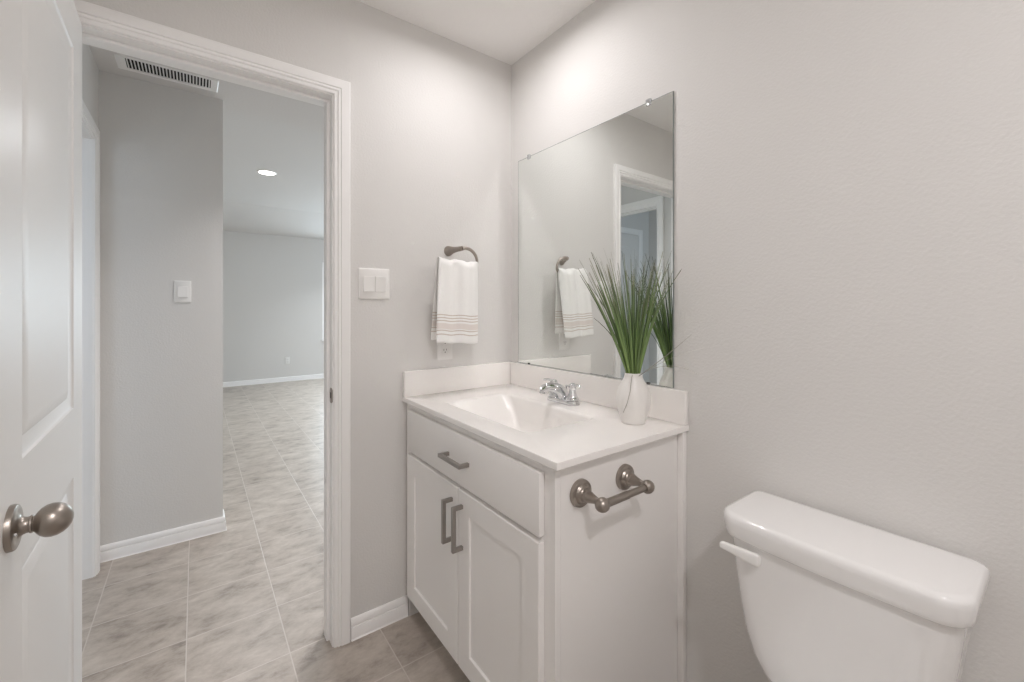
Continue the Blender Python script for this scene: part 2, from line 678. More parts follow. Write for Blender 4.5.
# --- doors
def door_mesh(wd, th, z0, z1, panels):
    """moulded two-panel leaf, local: u 0..wd (x), thickness y -th..0, both faces moulded"""
    mb = MB()
    bm = mb.bm
    u0, u1 = panels[0][0], panels[0][1]
    zs = [z0]
    for p in panels:
        zs += [p[2], p[3]]
    zs.append(z1)
    for face, s in ((0.0, -1), (-th, 1)):
        def quad(pts):
            bm.faces.new([bm.verts.new(p) for p in pts])

        def rect(a, b, c, d, y):
            quad([(a, y, c), (b, y, c), (b, y, d), (a, y, d)])
        rect(0, u0, z0, z1, face)
        rect(u1, wd, z0, z1, face)
        for i in range(0, len(zs), 2):
            rect(u0, u1, zs[i], zs[i + 1], face)
        for (a, b, c, d) in panels:
            lps = []
            for ins, dep in ((0, 0), (0.003, 0.0030), (0.010, 0.0052), (0.026, 0.0085), (0.030, 0.0090), (0.033, 0.0072), (0.050, 0.0030),
                             (0.056, 0.0026)):
                y = face + s * dep
                lps.append([(a + ins, y, c + ins), (b - ins, y, c + ins), (b - ins, y, d - ins), (a + ins, y, d - ins)])
            mb.loops(lps, False, True)
    # edges
    for q in (((0, 0, z0), (0, -th, z0), (0, -th, z1), (0, 0, z1)), ((wd, 0, z0), (wd, -th, z0), (wd, -th, z1), (wd, 0, z1)),
              ((0, 0, z0), (wd, 0, z0), (wd, -th, z0), (0, -th, z0)), ((0, 0, z1), (wd, 0, z1), (wd, -th, z1), (0, -th, z1))):
        bm.faces.new([bm.verts.new(p) for p in q])
    bmesh.ops.remove_doubles(bm, verts=bm.verts, dist=1e-5)
    return mb


def add_knob(parent, M, u, z, th):
    """egg knob set on both faces (y=0 face looks out along +y)"""
    for s in (1, -1):
        y0 = 0.0 if s == 1 else -th
        T = M @ Matrix.Translation((u, y0, z))
        kb = MB()
        kb.lathe([(0.0352, -0.001), (0.0352, 0.005), (0.0342, 0.0075), (0.0310, 0.009), (0.0265, 0.0098), (0.0195, 0.0102), (0.0160, 0.012), (0.0135, 0.015),
                  (0.0122, 0.019), (0.0124, 0.0215), (0.0138, 0.0225), (0.0138, 0.0250), (0.0124, 0.0260), (0.0128, 0.0272), (0.0170, 0.0300),
                  (0.0218, 0.0345), (0.0250, 0.040), (0.0262, 0.0465), (0.0253, 0.0530), (0.0225, 0.0595), (0.0178, 0.0650), (0.0112, 0.0692),
                  (0.0045, 0.0710), (0.0, 0.0712)], (0, 0, 0), (0, s, 0), 40)
        k = kb.build('door_knob', M_NICKEL, parent, M=T, label='brushed nickel egg-shaped knob')
        if s == 1:
            pb = MB()
            pb.lathe([(0.0028, 0), (0.0028, 0.0125), (0.002, 0.0132), (0, 0.0133)], (0.0235, 0.0, -0.004), (0, 1, 0), 12)
            pb.build('lock_button', M_CHROME, k, M=T)


TH = 0.0345
ang = math.radians(88.3)
root = thing('door_1', 'white two-panel door standing open at the left, egg-shaped nickel knob', 'door', (0.004, -1.488, 0))
root['kind'] = 'structure'
DM = Matrix.Translation((0.004, -1.488, 0)) @ Matrix.Rotation(PI / 2 - ang, 4, 'Z')
mb = door_mesh(0.722, TH, 0.012, 2.044, [(0.126, 0.590, 0.215, 0.828), (0.126, 0.590, 1.003, 1.925)])
leaf = mb.build('leaf', M_DOOR, root, M=DM, smooth=20)
add_knob(root, DM, 0.661, 0.9130, TH)
mb = MB()
mb.box((0.721, -0.026, 0.87), (0.7232, -0.0085, 0.926), 0.0005, 1)
mb.build('latch_plate', M_NICKEL, root, M=DM)
for hz in (0.25, 1.05, 1.82):
    mb = MB()
    mb.lathe([(0.0055, 0), (0.0055, 0.088), (0.004, 0.091), (0, 0.0915)], (-0.004, -TH - 0.004, hz), (0, 0, 1), 12)
    mb.build('hinge', M_NICKEL, root, M=DM)

root = thing('door_2', 'closed white door in the blue-lit side room, seen in the mirror', 'door', (-1.235, -2.65, 0))
root['kind'] = 'structure'
DM2 = Matrix.Translation((-1.247, -1.905, 0)) @ Matrix.Rotation(-PI / 2, 4, 'Z')
DM2 = Matrix.Translation((-1.2495, -1.90, 0)) @ Matrix(((0, 1, 0, 0), (-1, 0, 0, 0), (0, 0, 1, 0), (0, 0, 0, 1))) @ Matrix.Translation((0, 0.012, 0))
mb = door_mesh(0.744, 0.010, 0.012, 2.044, [(0.126, 0.62, 0.215, 0.828), (0.126, 0.62, 1.003, 1.925)])
mb.build('leaf', M_DOOR, root, M=DM2, smooth=20)
T = DM2 @ Matrix.Translation((0.066, 0, 0.9))
mb = MB()
mb.lathe([(0.032, 0), (0.032, 0.006), (0.012, 0.010), (0.012, 0.03), (0.025, 0.045), (0.025, 0.06), (0.012, 0.075), (0, 0.078)], (0, 0, 0), (0, 1, 0), 24)
mb.build('door_knob', M_NICKEL, root, M=T)


# --- windows
def window(name, origin, ax, nrm, w, z0, z1, label):
    """frame with one mullion and rail, in the plane spanned by ax (horizontal) and z; nrm points into the room"""
    root = thing(name, label, 'window', (*origin, z0))
    root['kind'] = 'structure'
    ax = Vector((*ax, 0))
    nr = Vector((*nrm, 0))
    o = Vector((*origin, 0))

    def bx(mb, a0, a1, d0, d1, za, zb):
        p = o + ax * a0 + nr * d0
        q = o + ax * a1 + nr * d1
        mb.box((min(p.x, q.x), min(p.y, q.y), za), (max(p.x, q.x), max(p.y, q.y), zb), 0.003, 1)
    mb = MB()
    for a0, a1, za, zb in ((0, 0.05, z0, z1), (w - 0.05, w, z0, z1), (0.05, w - 0.05, z0, z0 + 0.05), (0.05, w - 0.05, z1 - 0.05, z1),
                           (0.05, w - 0.05, (z0 + z1) / 2 - 0.02, (z0 + z1) / 2 + 0.02)):
        bx(mb, a0, a1, -0.075, -0.035, za, zb)
    fr = mb.build('window_frame', M_TRIM, root)
    mb = MB()
    bx(mb, -0.02, w + 0.02, -0.03, 0.03, z0 - 0.02, z0)
    mb.build('window_sill', M_TRIM, root)
    mb = MB()
    bx(mb, 0.05, w - 0.05, -0.056, -0.052, z0 + 0.05, z1 - 0.05)
    mb.build('pane', M_PANE, fr)


window('window_1', (-6.55, WY0), (0, 1), (1, 0), WY1 - WY0, WZ0, WZ1, 'bright window at the right end of the far room wall')
window('added_window_2', (SX0, 3.2), (1, 0), (0, -1), SX1 - SX0, 0.3, 2.3, 'added unseen wide window on the right side of the far room')  # unseen side window, added to light the far room
window('window_3', (1.2, -2.75), (0, 1), (-1, 0), 0.90, 0.9, 2.1, 'window of the side room')

# ------------------------------------------------------------------ VANITY
CW, CD, CZ = 0.9314, 0.5545, 0.8967
FX, FY = 0.904, -0.535          # right side / front frame of the cabinet
DFY = -0.5535                   # door and drawer faces
van = thing('vanity_cabinet', 'pale grey bathroom vanity cabinet with one drawer over two shaker doors', 'cabinet', (0.45, -0.28, 0))
mb = MB()
# side panels, back, bottom
mb.box((FX - 0.016, FY + 0.018, 0), (FX, -0.001, 0.8755))
mb.box((0.002, FY + 0.018, 0), (0.018, -0.001, 0.8755))
mb.box((0.018, -0.012, 0.09), (FX - 0.016, -0.001, 0.8755))
mb.box((0.018, FY + 0.018, 0.088), (FX - 0.016, -0.012, 0.104))
mb.build('carcass', M_CAB, van, smooth=0)
mb = MB()
# face frame: stiles, rails
mb.box((0.002, FY, 0.088), (0.045 + 0.012, FY + 0.018, 0.8755), 0.0008, 1)
mb.box((FX - 0.046, FY, 0.0), (FX, FY + 0.018, 0.8755), 0.0008, 1)
mb.box((0.057, FY, 0.835), (FX - 0.046, FY + 0.018, 0.8755))
mb.box((0.057, FY, 0.664), (FX - 0.046, FY + 0.018, 0.702))
mb.box((0.057, FY, 0.088), (FX - 0.046, FY + 0.018, 0.125))
mb.build('face_frame', M_CAB, van)
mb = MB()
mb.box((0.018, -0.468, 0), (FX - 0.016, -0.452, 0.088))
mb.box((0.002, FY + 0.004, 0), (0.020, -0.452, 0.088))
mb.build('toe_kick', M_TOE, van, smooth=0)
# scribe strip between the side panel and the wall
mb = MB()
mb.box((FX, -0.0215, 0), (FX + 0.0205, -0.0005, 0.8755), 0.003, 2)
mb.build('scribe_strip', M_CAB, van)


def bar_pull(parent, a, b, out, stand=0.032):
    """square bar pull between points a and b, standing off along 'out' from the face"""
    a, b, out = Vector(a), Vector(b), Vector(out)
    d = (b - a).normalized()
    mb = MB()
    s = 0.0062
    # sweep a bent square bar: foot, corner, bar, corner, foot
    w = d.cross(out).normalized()
    path = [a, a + out * stand, b + out * stand, b]
    sides = [d, (d - out) * 1.0, (-d - out) * 1.0, -d]
    # outer/inner offset at each station (mitred)
    lps = []
    offs = [(-d * s, d * s), ((-d + out) * s, (d - out) * s), ((d + out) * s, (-d - out) * s), (d * s, -d * s)]
    for p, (o1, o2) in zip(path, offs):
        lps.append([p + o1 + w * s, p + o1 - w * s, p + o2 - w * s, p + o2 + w * s])
    mb.loops(lps)
    es = [e for e in mb.bm.edges]
    bmesh.ops.recalc_face_normals(mb.bm, faces=mb.bm.faces)
    bmesh.ops.bevel(mb.bm, geom=es, offset=0.0012, segments=2, affect='EDGES', profile=0.5)
    return mb.build('bar_pull', M_PULL, parent, label='satin nickel bar pull')


# drawer front
mb = MB()
mb.box((0.047, DFY, 0.692), (0.866, FY - 0.0005, 0.852), 0.003, 2)
drw = mb.build('drawer_front', M_CAB, van)
bar_pull(drw, (0.396, DFY + 0.001, 0.773), (0.525, DFY + 0.001, 0.773), (0, -1, 0))


def shaker(parent, x0, x1, z0, z1, st=0.068):
    mb = MB()
    bm = mb.bm
    yb = FY - 0.0005
    lps = []
    for ins, y in ((0, yb), (0, DFY + 0.0022), (0.0022, DFY), (st - 0.001, DFY), (st, DFY + 0.001), (st + 0.002, DFY + 0.0065)):
        lps.append([(x0 + ins, y, z0 + ins), (x1 - ins, y, z0 + ins), (x1 - ins, y, z1 - ins), (x0 + ins, y, z1 - ins)])
    mb.loops(lps)
    return mb.build('door', M_CAB, parent, smooth=20)


d1 = shaker(van, 0.047, 0.4560, 0.106, 0.678)
bar_pull(d1, (0.4205, DFY + 0.001, 0.499), (0.4205, DFY + 0.001, 0.629), (0, -1, 0))
d2 = shaker(van, 0.4612, 0.864, 0.106, 0.678)
bar_pull(d2, (0.4875, DFY + 0.001, 0.499), (0.4875, DFY + 0.001, 0.629), (0, -1, 0))

# --- countertop with integral basin
ct = thing('countertop', 'white cultured marble countertop with moulded rectangular basin and backsplash', 'countertop', (0.46, -0.28, 0.8765))
NB = 8


def basin_loop(x0, x1, y0, y1, r, z):
    return rrect(x0, x1, y0, y1, r, z, NB)


mb = MB()
bm = mb.bm
zt = CZ
rim = basin_loop(0.185, 0.708, -0.468, -0.160, 0.030, zt)
# outer rectangle resampled so that every rim vertex has a partner
outer = []
X0, X1, Y0, Y1 = 0.0005, CW, -CD, -0.0005
ccx, ccy = 0.45, -0.31
for c in range(4):
    cor = ((X1, Y1), (X0, Y1), (X0, Y0), (X1, Y0))[c]
    for i in range(NB + 1):
        p = rim[c * (NB + 1) + i]
        # first half slides along one side to the corner, second half along the other
        t = i / NB
        first = {0: (X1, p.y), 1: (p.x, Y1), 2: (X0, p.y), 3: (p.x, Y0)}[c]
        second = {0: (p.x, Y1), 1: (X0, p.y), 2: (p.x, Y0), 3: (X1, p.y)}[c]
        if t <= 0.5:
            k = t * 2
            q = (first[0] + (cor[0] - first[0]) * k, first[1] + (cor[1] - first[1]) * k)
        else:
            k = (t - 0.5) * 2
            q = (cor[0] + (second[0] - cor[0]) * k, cor[1] + (second[1] - cor[1]) * k)
        outer.append(Vector((q[0], q[1], zt)))


def shrink(lp, d, dz):
    out = []
    for p in lp:
        out.append(Vector((min(max(p.x, X0 + d), X1 - d), min(max(p.y, Y0 + d), Y1 - d), p.z + dz)))
    return out


zb_ = CZ - 0.0205
loops = [basin_loop(0.165, 0.728, -0.488, -0.140, 0.035, zb_),
         [Vector((p.x, p.y, zb_)) for p in shrink(outer, 0.002, 0)],
         [Vector((p.x, p.y, zb_ + 0.002)) for p in outer],
         [Vector((p.x, p.y, zt - 0.0035)) for p in outer],
         [Vector((p.x, p.y, zt - 0.001)) for p in shrink(outer, 0.001, 0)],
         [Vector((p.x, p.y, zt)) for p in shrink(outer, 0.0035, 0)]]
# rim rounding, walls, floor.  left wall is a long shallow slope, other walls are steep
D = 0.125
loops.append(rim)
for k, (a, dz) in enumerate(((0.004, 0.0006), (0.008, 0.0024), (0.0115, 0.0055), (0.014, 0.010))):
    loops.append(basin_loop(0.185 + a * 1.5, 0.708 - a, -0.468 + a, -0.160 - a, 0.030, zt - dz))
xa, xb, ya, yb = 0.206, 0.694, -0.454, -0.174
for t in (0.2, 0.4, 0.6, 0.8, 0.9, 0.96, 1.0):
    zz = zt - 0.010 - (D - 0.010) * (t if t < 0.85 else t)
    inset = 0.035 * t + 0.05 * max(0, (t - 0.8) / 0.2) ** 2
    left = 0.13 * t ** 0.85 + 0.06 * max(0, (t - 0.8) / 0.2) ** 2
    loops.append(basin_loop(xa + left, xb - inset, ya + inset, yb - inset, 0.028 - 0.010 * t, zz))
mb.loops(loops, False, True)
slab = mb.build('slab', M_MARBLE, ct, smooth=40)
mb = MB()
mb.box((0.0005, -0.0205, CZ - 0.001), (CW, -0.0005, 1.0013), 0.004, 3)
mb.build('backsplash', M_MARBLE, ct)
mb = MB()
mb.box((0.0005, -CD + 0.001, CZ - 0.001), (0.0205, -0.0207, 1.0013), 0.004, 3)
mb.build('side_splash', M_MARBLE, ct)
mb = MB()
mb.lathe([(0.022, 0.0005), (0.022, 0.003), (0.018, 0.004), (0.015, 0.0032), (0.014, 0.006), (0.004, 0.008), (0, 0.008)], (0.50, -0.31, CZ - D - 0.001), n=24)
mb.build('drain', M_CHROME, ct, label='chrome drain stopper')

# --- faucet: 4 inch centreset with two levers
FXC, FYC = 0.468, -0.098
fa = thing('faucet', 'small chrome two-lever basin faucet at the back of the sink', 'faucet', (FXC, FYC, CZ))
mb = MB()
lps = []
for z, e in ((0.0005, 0), (0.010, 0), (0.0145, 0.0015), (0.017, 0.005), (0.018, 0.010)):
    lps.append(rrect(FXC - 0.079 + e, FXC + 0.079 - e, FYC - 0.026 + e, FYC + 0.026 - e, 0.0255 - e, CZ + z, 8))
mb.loops(lps)
mb.build('base_plate', M_CHROME, fa)
mb = MB()
mb.tube([(FXC, FYC + 0.006, CZ + 0.012), (FXC, FYC + 0.003, CZ + 0.026), (FXC, FYC - 0.006, CZ + 0.040), (FXC, FYC - 0.022, CZ + 0.053),
         (FXC, FYC - 0.045, CZ + 0.063), (FXC, FYC - 0.072, CZ + 0.067), (FXC, FYC - 0.096, CZ + 0.064), (FXC, FYC - 0.110, CZ + 0.057)],
        [0.0255, 0.0250, 0.0235, 0.0215, 0.0190, 0.0170, 0.0158, 0.0135], 20, flat=0.82)
mb.lathe([(0.0105, 0), (0.0105, 0.010), (0.009, 0.011), (0, 0.011)], (FXC, FYC - 0.103, CZ + 0.056), (0, -0.25, -1), 18)
mb.build('spout', M_CHROME, fa)
mb = MB()
mb.tube([(FXC, FYC + 0.020, CZ + 0.014), (FXC, FYC + 0.020, CZ + 0.055)], 0.0024, 10)
mb.lathe([(0.003, 0), (0.0055, 0.003), (0.006, 0.007), (0.0045, 0.011), (0, 0.012)], (FXC, FYC + 0.020, CZ + 0.054), n=16)
mb.build('lift_rod', M_CHROME, fa)
for s in (-1, 1):
    hx = FXC + s * 0.051
    mb = MB()
    mb.lathe([(0.0245, 0), (0.0245, 0.006), (0.0235, 0.0085), (0.0215, 0.0100), (0.0205, 0.0125), (0.0165, 0.0200), (0.0138, 0.0290), (0.0125, 0.0370), (0.0115, 0.0400), (0.0130, 0.0420),
              (0.0150, 0.0465), (0.0152, 0.0520), (0.0135, 0.0580), (0.0085, 0.0635), (0, 0.0655)], (hx, FYC, CZ + 0.0175), n=28)
    hb = mb.build('handle', M_CHROME, fa)
    mb = MB()
    # lever blade sweeping outwards and slightly back
    dx = s
    p0 = Vector((hx, FYC, CZ + 0.0175 + 0.053))
    pts = [p0 + Vector((dx * t * 0.052, -0.010 * t, 0.010 * math.sin(t * 2.3) - 0.004 * t)) for t in (0.1, 0.3, 0.5, 0.7, 0.88, 1.0)]
    mb.tube(pts, [0.0090, 0.0082, 0.0074, 0.0074, 0.0078, 0.004], 14, flat=0.62)
    mb.build('lever', M_CHROME, hb)

# ------------------------------------------------------------------ MIRROR
MX0, MX1, MZ0, MZ1 = 0.0621, 0.8808, 1.0035, 1.9544
mir = thing('wall_mirror', 'large frameless rectangular mirror above the vanity backsplash', 'mirror', (0.4715, -0.003, MZ0))
mb = MB()
mb.box((MX0, -0.0055, MZ0), (MX1, -0.0008, MZ1))
mb.build('backing', M_GLASSEDGE, mir, smooth=0, label='pale glass edge')
mb = MB()
mb.box((MX0 + 0.0028, -0.0062, MZ0 + 0.0010), (MX1 - 0.0018, -0.0056, MZ1 - 0.0024))
mb.build('glass', M_MIRROR, mir, smooth=0)
for cx_ in (0.145, 0.788):
    mb = MB()
    mb.box((cx_ - 0.010, -0.0105, MZ1 - 0.012), (cx_ + 0.010, -0.0005, MZ1 + 0.010), 0.003, 2)
    mb.lathe([(0.0045, 0), (0.0045, 0.002), (0.002, 0.003), (0, 0.003)], (cx_, -0.0105, MZ1 + 0.003), (0, -1, 0), 12)
    mb.build('top_clip', M_CLEAR, mir, label='clear plastic mirror clip')
    mb = MB()
    mb.box((cx_ - 0.006, -0.0095, MZ0 - 0.0015), (cx_ + 0.006, -0.0058, MZ0 + 0.006), 0.001, 1)
    mb.build('bottom_clip', M_CLIPDARK, mir, label='dark metal mirror clip')

# ------------------------------------------------------------------ VASE + GRASS
VX, VY = 0.812, -0.118
mb = MB()
outerp = [(0.0, 0.0), (0.040, 0.0), (0.0425, 0.003), (0.043, 0.008), (0.0455, 0.016), (0.053, 0.034), (0.0588, 0.055), (0.0605, 0.073), (0.0585, 0.092),
          (0.0525, 0.110), (0.0440, 0.125), (0.0365, 0.136), (0.0325, 0.144), (0.0312, 0.151), (0.0318, 0.1555), (0.0305, 0.1575), (0.0290, 0.1560),
          (0.0285, 0.150), (0.030, 0.143), (0.040, 0.125), (0.050, 0.10), (0.055, 0.07), (0.05, 0.04), (0.038, 0.012), (0, 0.01)]
outerp = [(r * 0.875, h) for r, h in outerp]
mb.lathe(outerp, (VX, VY, CZ + 0.0005), n=48)
mb.build('vase', M_VASE, org=(VX, VY, CZ + 0.0005), label='white egg-shaped ceramic vase on the countertop by the mirror', category='vase')

random.seed(11)


def blade(bm, uvl, p0, p1, sag, w, var, nseg=7, lean=None):
    """thin folded strip from p0 to p1 with an outward bow"""
    p0, p1 = Vector(p0), Vector(p1)
    ax = p1 - p0
    side = Vector((random.uniform(-1, 1), random.uniform(-1, 1), 0))
    side = (side - ax.normalized() * side.dot(ax.normalized())).normalized()
    nrm = ax.normalized().cross(side)
    rows = []
    for i in range(nseg + 1):
        t = i / nseg
        c = p0 + ax * t + Vector(sag) * (4 * t * (1 - t))
        ww = w * (0.55 + 0.45 * min(1, t * 4)) * (1 - t ** 1.7) + 0.0006
        rows.append((bm.verts.new(c - side * ww), bm.verts.new(c + nrm * ww * 0.45), bm.verts.new(c + side * ww), t))
    for a, b in zip(rows, rows[1:]):
        for k in (0, 1):
            f = bm.faces.new((a[k], a[k + 1], b[k + 1], b[k]))
            f.smooth = True
            for lpv, t in zip(f.loops, (a[3], a[3], b[3], b[3])):
                lpv[uvl].uv = (var, t)


bm = bmesh.new()
uvl = bm.loops.layers.uv.new('UVMap')
base_z = CZ + 0.06
mouth_z = CZ + 0.152
n_bl = 190
for i in range(n_bl):
    a = random.uniform(0, 2 * PI)
    rr = math.sqrt(random.random())
    fx = math.cos(a) * rr
    fy = math.sin(a) * rr
    mx, my = VX + fx * 0.0165, VY + fy * 0.0165
    h = random.uniform(0.17, 0.37)
    if random.random() < 0.35:
        h = random.uniform(0.30, 0.405)
    k = h / 0.40
    tx = fx * random.uniform(0.17, 0.215) * k
    if fx > 0:
        tx *= 0.70
    ty = fy * 0.20 * k
    if ty > 0:
        ty *= 0.42
    tip = Vector((mx + tx, my + ty, mouth_z + h * (1 - 0.06 * rr)))
    tip.y = min(tip.y, -0.020)
    p0 = Vector((mx, my, mouth_z - 0.012))
    sag = Vector((-tx * 0.06, -ty * 0.06, 0.008 * rr))
    blade(bm, uvl, p0, tip, sag, random.uniform(0.0013, 0.0026), random.random())
# outermost blades that fix the outline seen in the photo (tip positions)
for tip in ((0.640, -0.12, 1.452), (0.655, -0.14, 1.44), (0.690, -0.12, 1.463), (0.70, -0.15, 1.43), (0.768, -0.12, 1.445), (0.975, -0.11, 1.372), (0.985, -0.13, 1.365),
            (0.640, -0.13, 1.29), (0.646, -0.12, 1.225), (0.620, -0.12, 1.345), (0.905, -0.06, 1.40), (0.86, -0.10, 1.42), (0.72, -0.05, 1.40)):
    p0 = Vector((VX + (tip[0] - VX) * 0.085, VY + random.uniform(-0.014, 0.012), mouth_z - 0.012))
    d = Vector(tip) - p0
    blade(bm, uvl, p0, tip, Vector((-d.x * 0.12, 0, 0.015)), random.uniform(0.0015, 0.0022), random.uniform(0, 0.5), 9)
me = bpy.data.meshes.new('foliage')
me.materials.append(M_GRASS)
plant = thing('grass_arrangement', 'spray of long artificial green grass standing in the white vase', 'plant', (VX, VY, mouth_z - 0.012))
bmesh.ops.translate(bm, vec=(-VX, -VY, -(mouth_z - 0.012)), verts=bm.verts)
bm.to_mesh(me)
bm.free()
o = bpy.data.objects.new('foliage', me)
COL.objects.link(o)
o.parent = plant
# thin stray dry blades: three to the right, one hanging down the front of the vase
bm = bmesh.new()
uvl = bm.loops.layers.uv.new('UVMap')
for tip, sg in (((1.035, -0.10, 1.148), (0, 0, 0.012)), ((1.005, -0.11, 1.185), (0, 0, -0.004)), ((1.03, -0.115, 1.075), (0, 0, 0.03))):
    blade(bm, uvl, (VX + 0.020, VY - 0.008, mouth_z - 0.006), tip, sg, 0.0006, 0.1, 8)
for p in ([(VX + 0.013, VY - 0.020, mouth_z + 0.004), (VX + 0.017, VY - 0.030, mouth_z - 0.004), (VX + 0.022, VY - 0.044, mouth_z - 0.045),
           (VX + 0.018, VY - 0.0535, mouth_z - 0.082), (VX + 0.004, VY - 0.0545, mouth_z - 0.112)],):
    rows = []
    for q in p:
        q = Vector(q)
        rows.append((bm.verts.new(q - Vector((0.0011, 0, 0))), bm.verts.new(q + Vector((0, -0.0006, 0))), bm.verts.new(q + Vector((0.0011, 0, 0)))))
    for a, b in zip(rows, rows[1:]):
        for k in (0, 1):
            bm.faces.new((a[k], a[k + 1], b[k + 1], b[k]))
bmesh.ops.translate(bm, vec=(-VX, -VY, -(mouth_z - 0.012)), verts=bm.verts)
me = bpy.data.meshes.new('stray_blades')
bm.to_mesh(me)
bm.free()
me.materials.append(M_DRYBLADE)
o = bpy.data.objects.new('stray_blades', me)
COL.objects.link(o)
o.parent = plant
o['label'] = 'thin brownish stray blades'

# ------------------------------------------------------------------ TOWEL RING + TOWEL
RX = 0.075
tr = thing('towel_ring', 'brushed nickel towel ring on the wall left of the mirror', 'towel ring', (0, -0.366, 1.508))
mb = MB()
# flared post, oval at the wall, narrowing toward the ring
lps = []
for t, ry, rz in ((0.0005, 0.0195, 0.0225), (0.006, 0.0195, 0.0225), (0.009, 0.0188, 0.0216), (0.016, 0.0165, 0.0188), (0.026, 0.0136, 0.0152), (0.040, 0.0112, 0.0122), (0.055, 0.0100, 0.0108),
                  (RX, 0.0096, 0.0104)):
    yy = -0.345 + 0.029 * (t / RX) ** 1.2
    zz = 1.509 + 0.006 * (t / RX)
    lps.append([(t, yy + ry * math.cos(2 * PI * i / 24), zz + rz * math.sin(2 * PI * i / 24)) for i in range(24)])
mb.loops(lps)
mb.build('post', M_NICKEL, tr)
mb = MB()
pts = [(RX, -0.318, 1.5145), (RX, -0.306, 1.517)]
cy_, cz_, rr = -0.2995, 1.4600, 0.0575
for k in range(0, 15):
    a = math.radians(92 - k * 7.0)
    pts.append((RX, cy_ + rr * math.cos(a), cz_ + rr * math.sin(a)))
yl_ = pts[-1][1]
pts += [(RX, yl_ - 0.006, 1.444), (RX, yl_ - 0.020, 1.4395), (RX, -0.30, 1.4385), (RX, -0.36, 1.4395), (RX, -0.408, 1.441)]
rad = [0.0088, 0.0085] + [0.0078 - 0.0018 * k / 14 for k in range(15)] + [0.0055] * 5
mb.tube(pts, rad, 14)
mb.build('ring', M_NICKEL, tr)

# towel: back layer, over the bar, front layer
ZB = 1.446
NS, NT = 58, 44
bm = bmesh.new()
uvl = bm.loops.layers.uv.new('UVMap')
rows = []
Lb, Lf = 0.318, 0.327      # back and front drop below the bar
for i in range(NS + 1):
    s = i / NS * (Lb + Lf + 0.04) - Lb - 0.02   # <0 back, >0 front
    row = []
    for j in range(NT + 1):
        t = j / NT            # 0 = left (-y) edge, 1 = right edge
        if s < -0.02:
            d = -s - 0.02
            k = min(1, d / Lb)
            yl, yr = -0.430 - 0.024 * k ** 0.8, -0.249 - 0.004 * k
            x = 0.064 - 0.012 * k + 0.003 * math.sin(t * 9 + 1) * k
            z = ZB - d * 1.0
            v = Lb - d
        elif s > 0.02:
            d = s - 0.02
            k = min(1, d / Lf)
            yl, yr = -0.436 - 0.026 * k ** 0.7, -0.243 - 0.020 * k
            x = 0.092 + 0.027 * k ** 0.8
            pl = math.sin(t * 9.5 + 0.9) * 0.0075 + math.sin(t * 21 + 2.0) * 0.0030
            x += pl * (0.55 + 0.45 * (1 - k)) + 0.006 * math.sin(t * PI) * (1 - k) - 0.006 * (abs(2 * t - 1) ** 4) * (0.25 + 0.75 * (1 - k))
            z = ZB - d
            v = Lf - d
        else:
            a = (s / 0.02 + 1) / 2 * PI        # 0..pi over the bar
            yl, yr = -0.432, -0.245
            x = 0.078 - 0.0140 * math.cos(a)
            z = ZB + 0.0135 * math.sin(a)
            v = 0.30
        # gathers along the top fold: left end stands highest
        top = math.exp(-((max(0, z - (ZB - 0.05)) - 0.06) / 0.045) ** 2)
        hump = 0.0085 * (1 - t) ** 2 + 0.0030 * math.cos(t * 13.0) + 0.0012 * math.cos(t * 29 + 1)
        z += hump * max(0, min(1, (z - (ZB - 0.06)) / 0.06))
        y = yl + (yr - yl) * t
        # hem tilts slightly
        if s > 0:
            z += -0.012 * t * min(1, abs(s) / Lf) + 0.002 * math.sin(t * 14) * min(1, abs(s) / Lf)
        row.append((bm.verts.new((x, y, z)), t, v))
    rows.append(row)
for a, b in zip(rows, rows[1:]):
    for j in range(NT):
        q = (a[j], a[j + 1], b[j + 1], b[j])
        f = bm.faces.new([w[0] for w in q])
        f.smooth = True
        for lv, w in zip(f.loops, q):
            lv[uvl].uv = (w[1], max(0.0, w[2]))
bmesh.ops.translate(bm, vec=(-0.09, 0.345, -1.10), verts=bm.verts)
me = bpy.data.meshes.new('hand_towel')
bm.to_mesh(me)
bm.free()
me.materials.append(M_TOWEL)
tw = bpy.data.objects.new('hand_towel', me)
COL.objects.link(tw)
tw.location = (0.09, -0.345, 1.10)
tw['label'] = 'white hand towel with taupe woven stripes draped over the towel ring'
tw['category'] = 'towel'
sm = tw.modifiers.new('thickness', 'SOLIDIFY')
sm.thickness = 0.006
sm.offset = 0
sb = tw.modifiers.new('soft', 'SUBSURF')
sb.levels = 1
sb.render_levels = 1


# ------------------------------------------------------------------ WALL PLATES
def plate_mesh(mb, y0, y1, z0, z1, x, s=1, th=0.006):
    lps = []
    for d, e in ((0, 0), (th * 0.55, 0), (th, 0.004)):
        lps.append([Vector((x + s * d, p.x, p.y)) for p in rrect(y0 + e, y1 - e, z0 + e, z1 - e, 0.004, 0, 3)])
    mb.loops(lps)


def rocker(mb, y0, y1, z0, z1, x, tilt):
    """paddle: proud at one end"""
    a, b = (0.002, 0.0065) if tilt > 0 else (0.0065, 0.002)
    lps = [[(x, y0, z0), (x, y1, z0), (x, y1, z1), (x, y0, z1)],
           [(x + b, y0, z0), (x + b, y1, z0), (x + a, y1, z1), (x + a, y0, z1)]]
    mb.loops(lps)
    bmesh.ops.recalc_face_normals(mb.bm, faces=mb.bm.faces)
    bmesh.ops.bevel(mb.bm, geom=list(mb.bm.edges), offset=0.0008, segments=1, affect='EDGES')


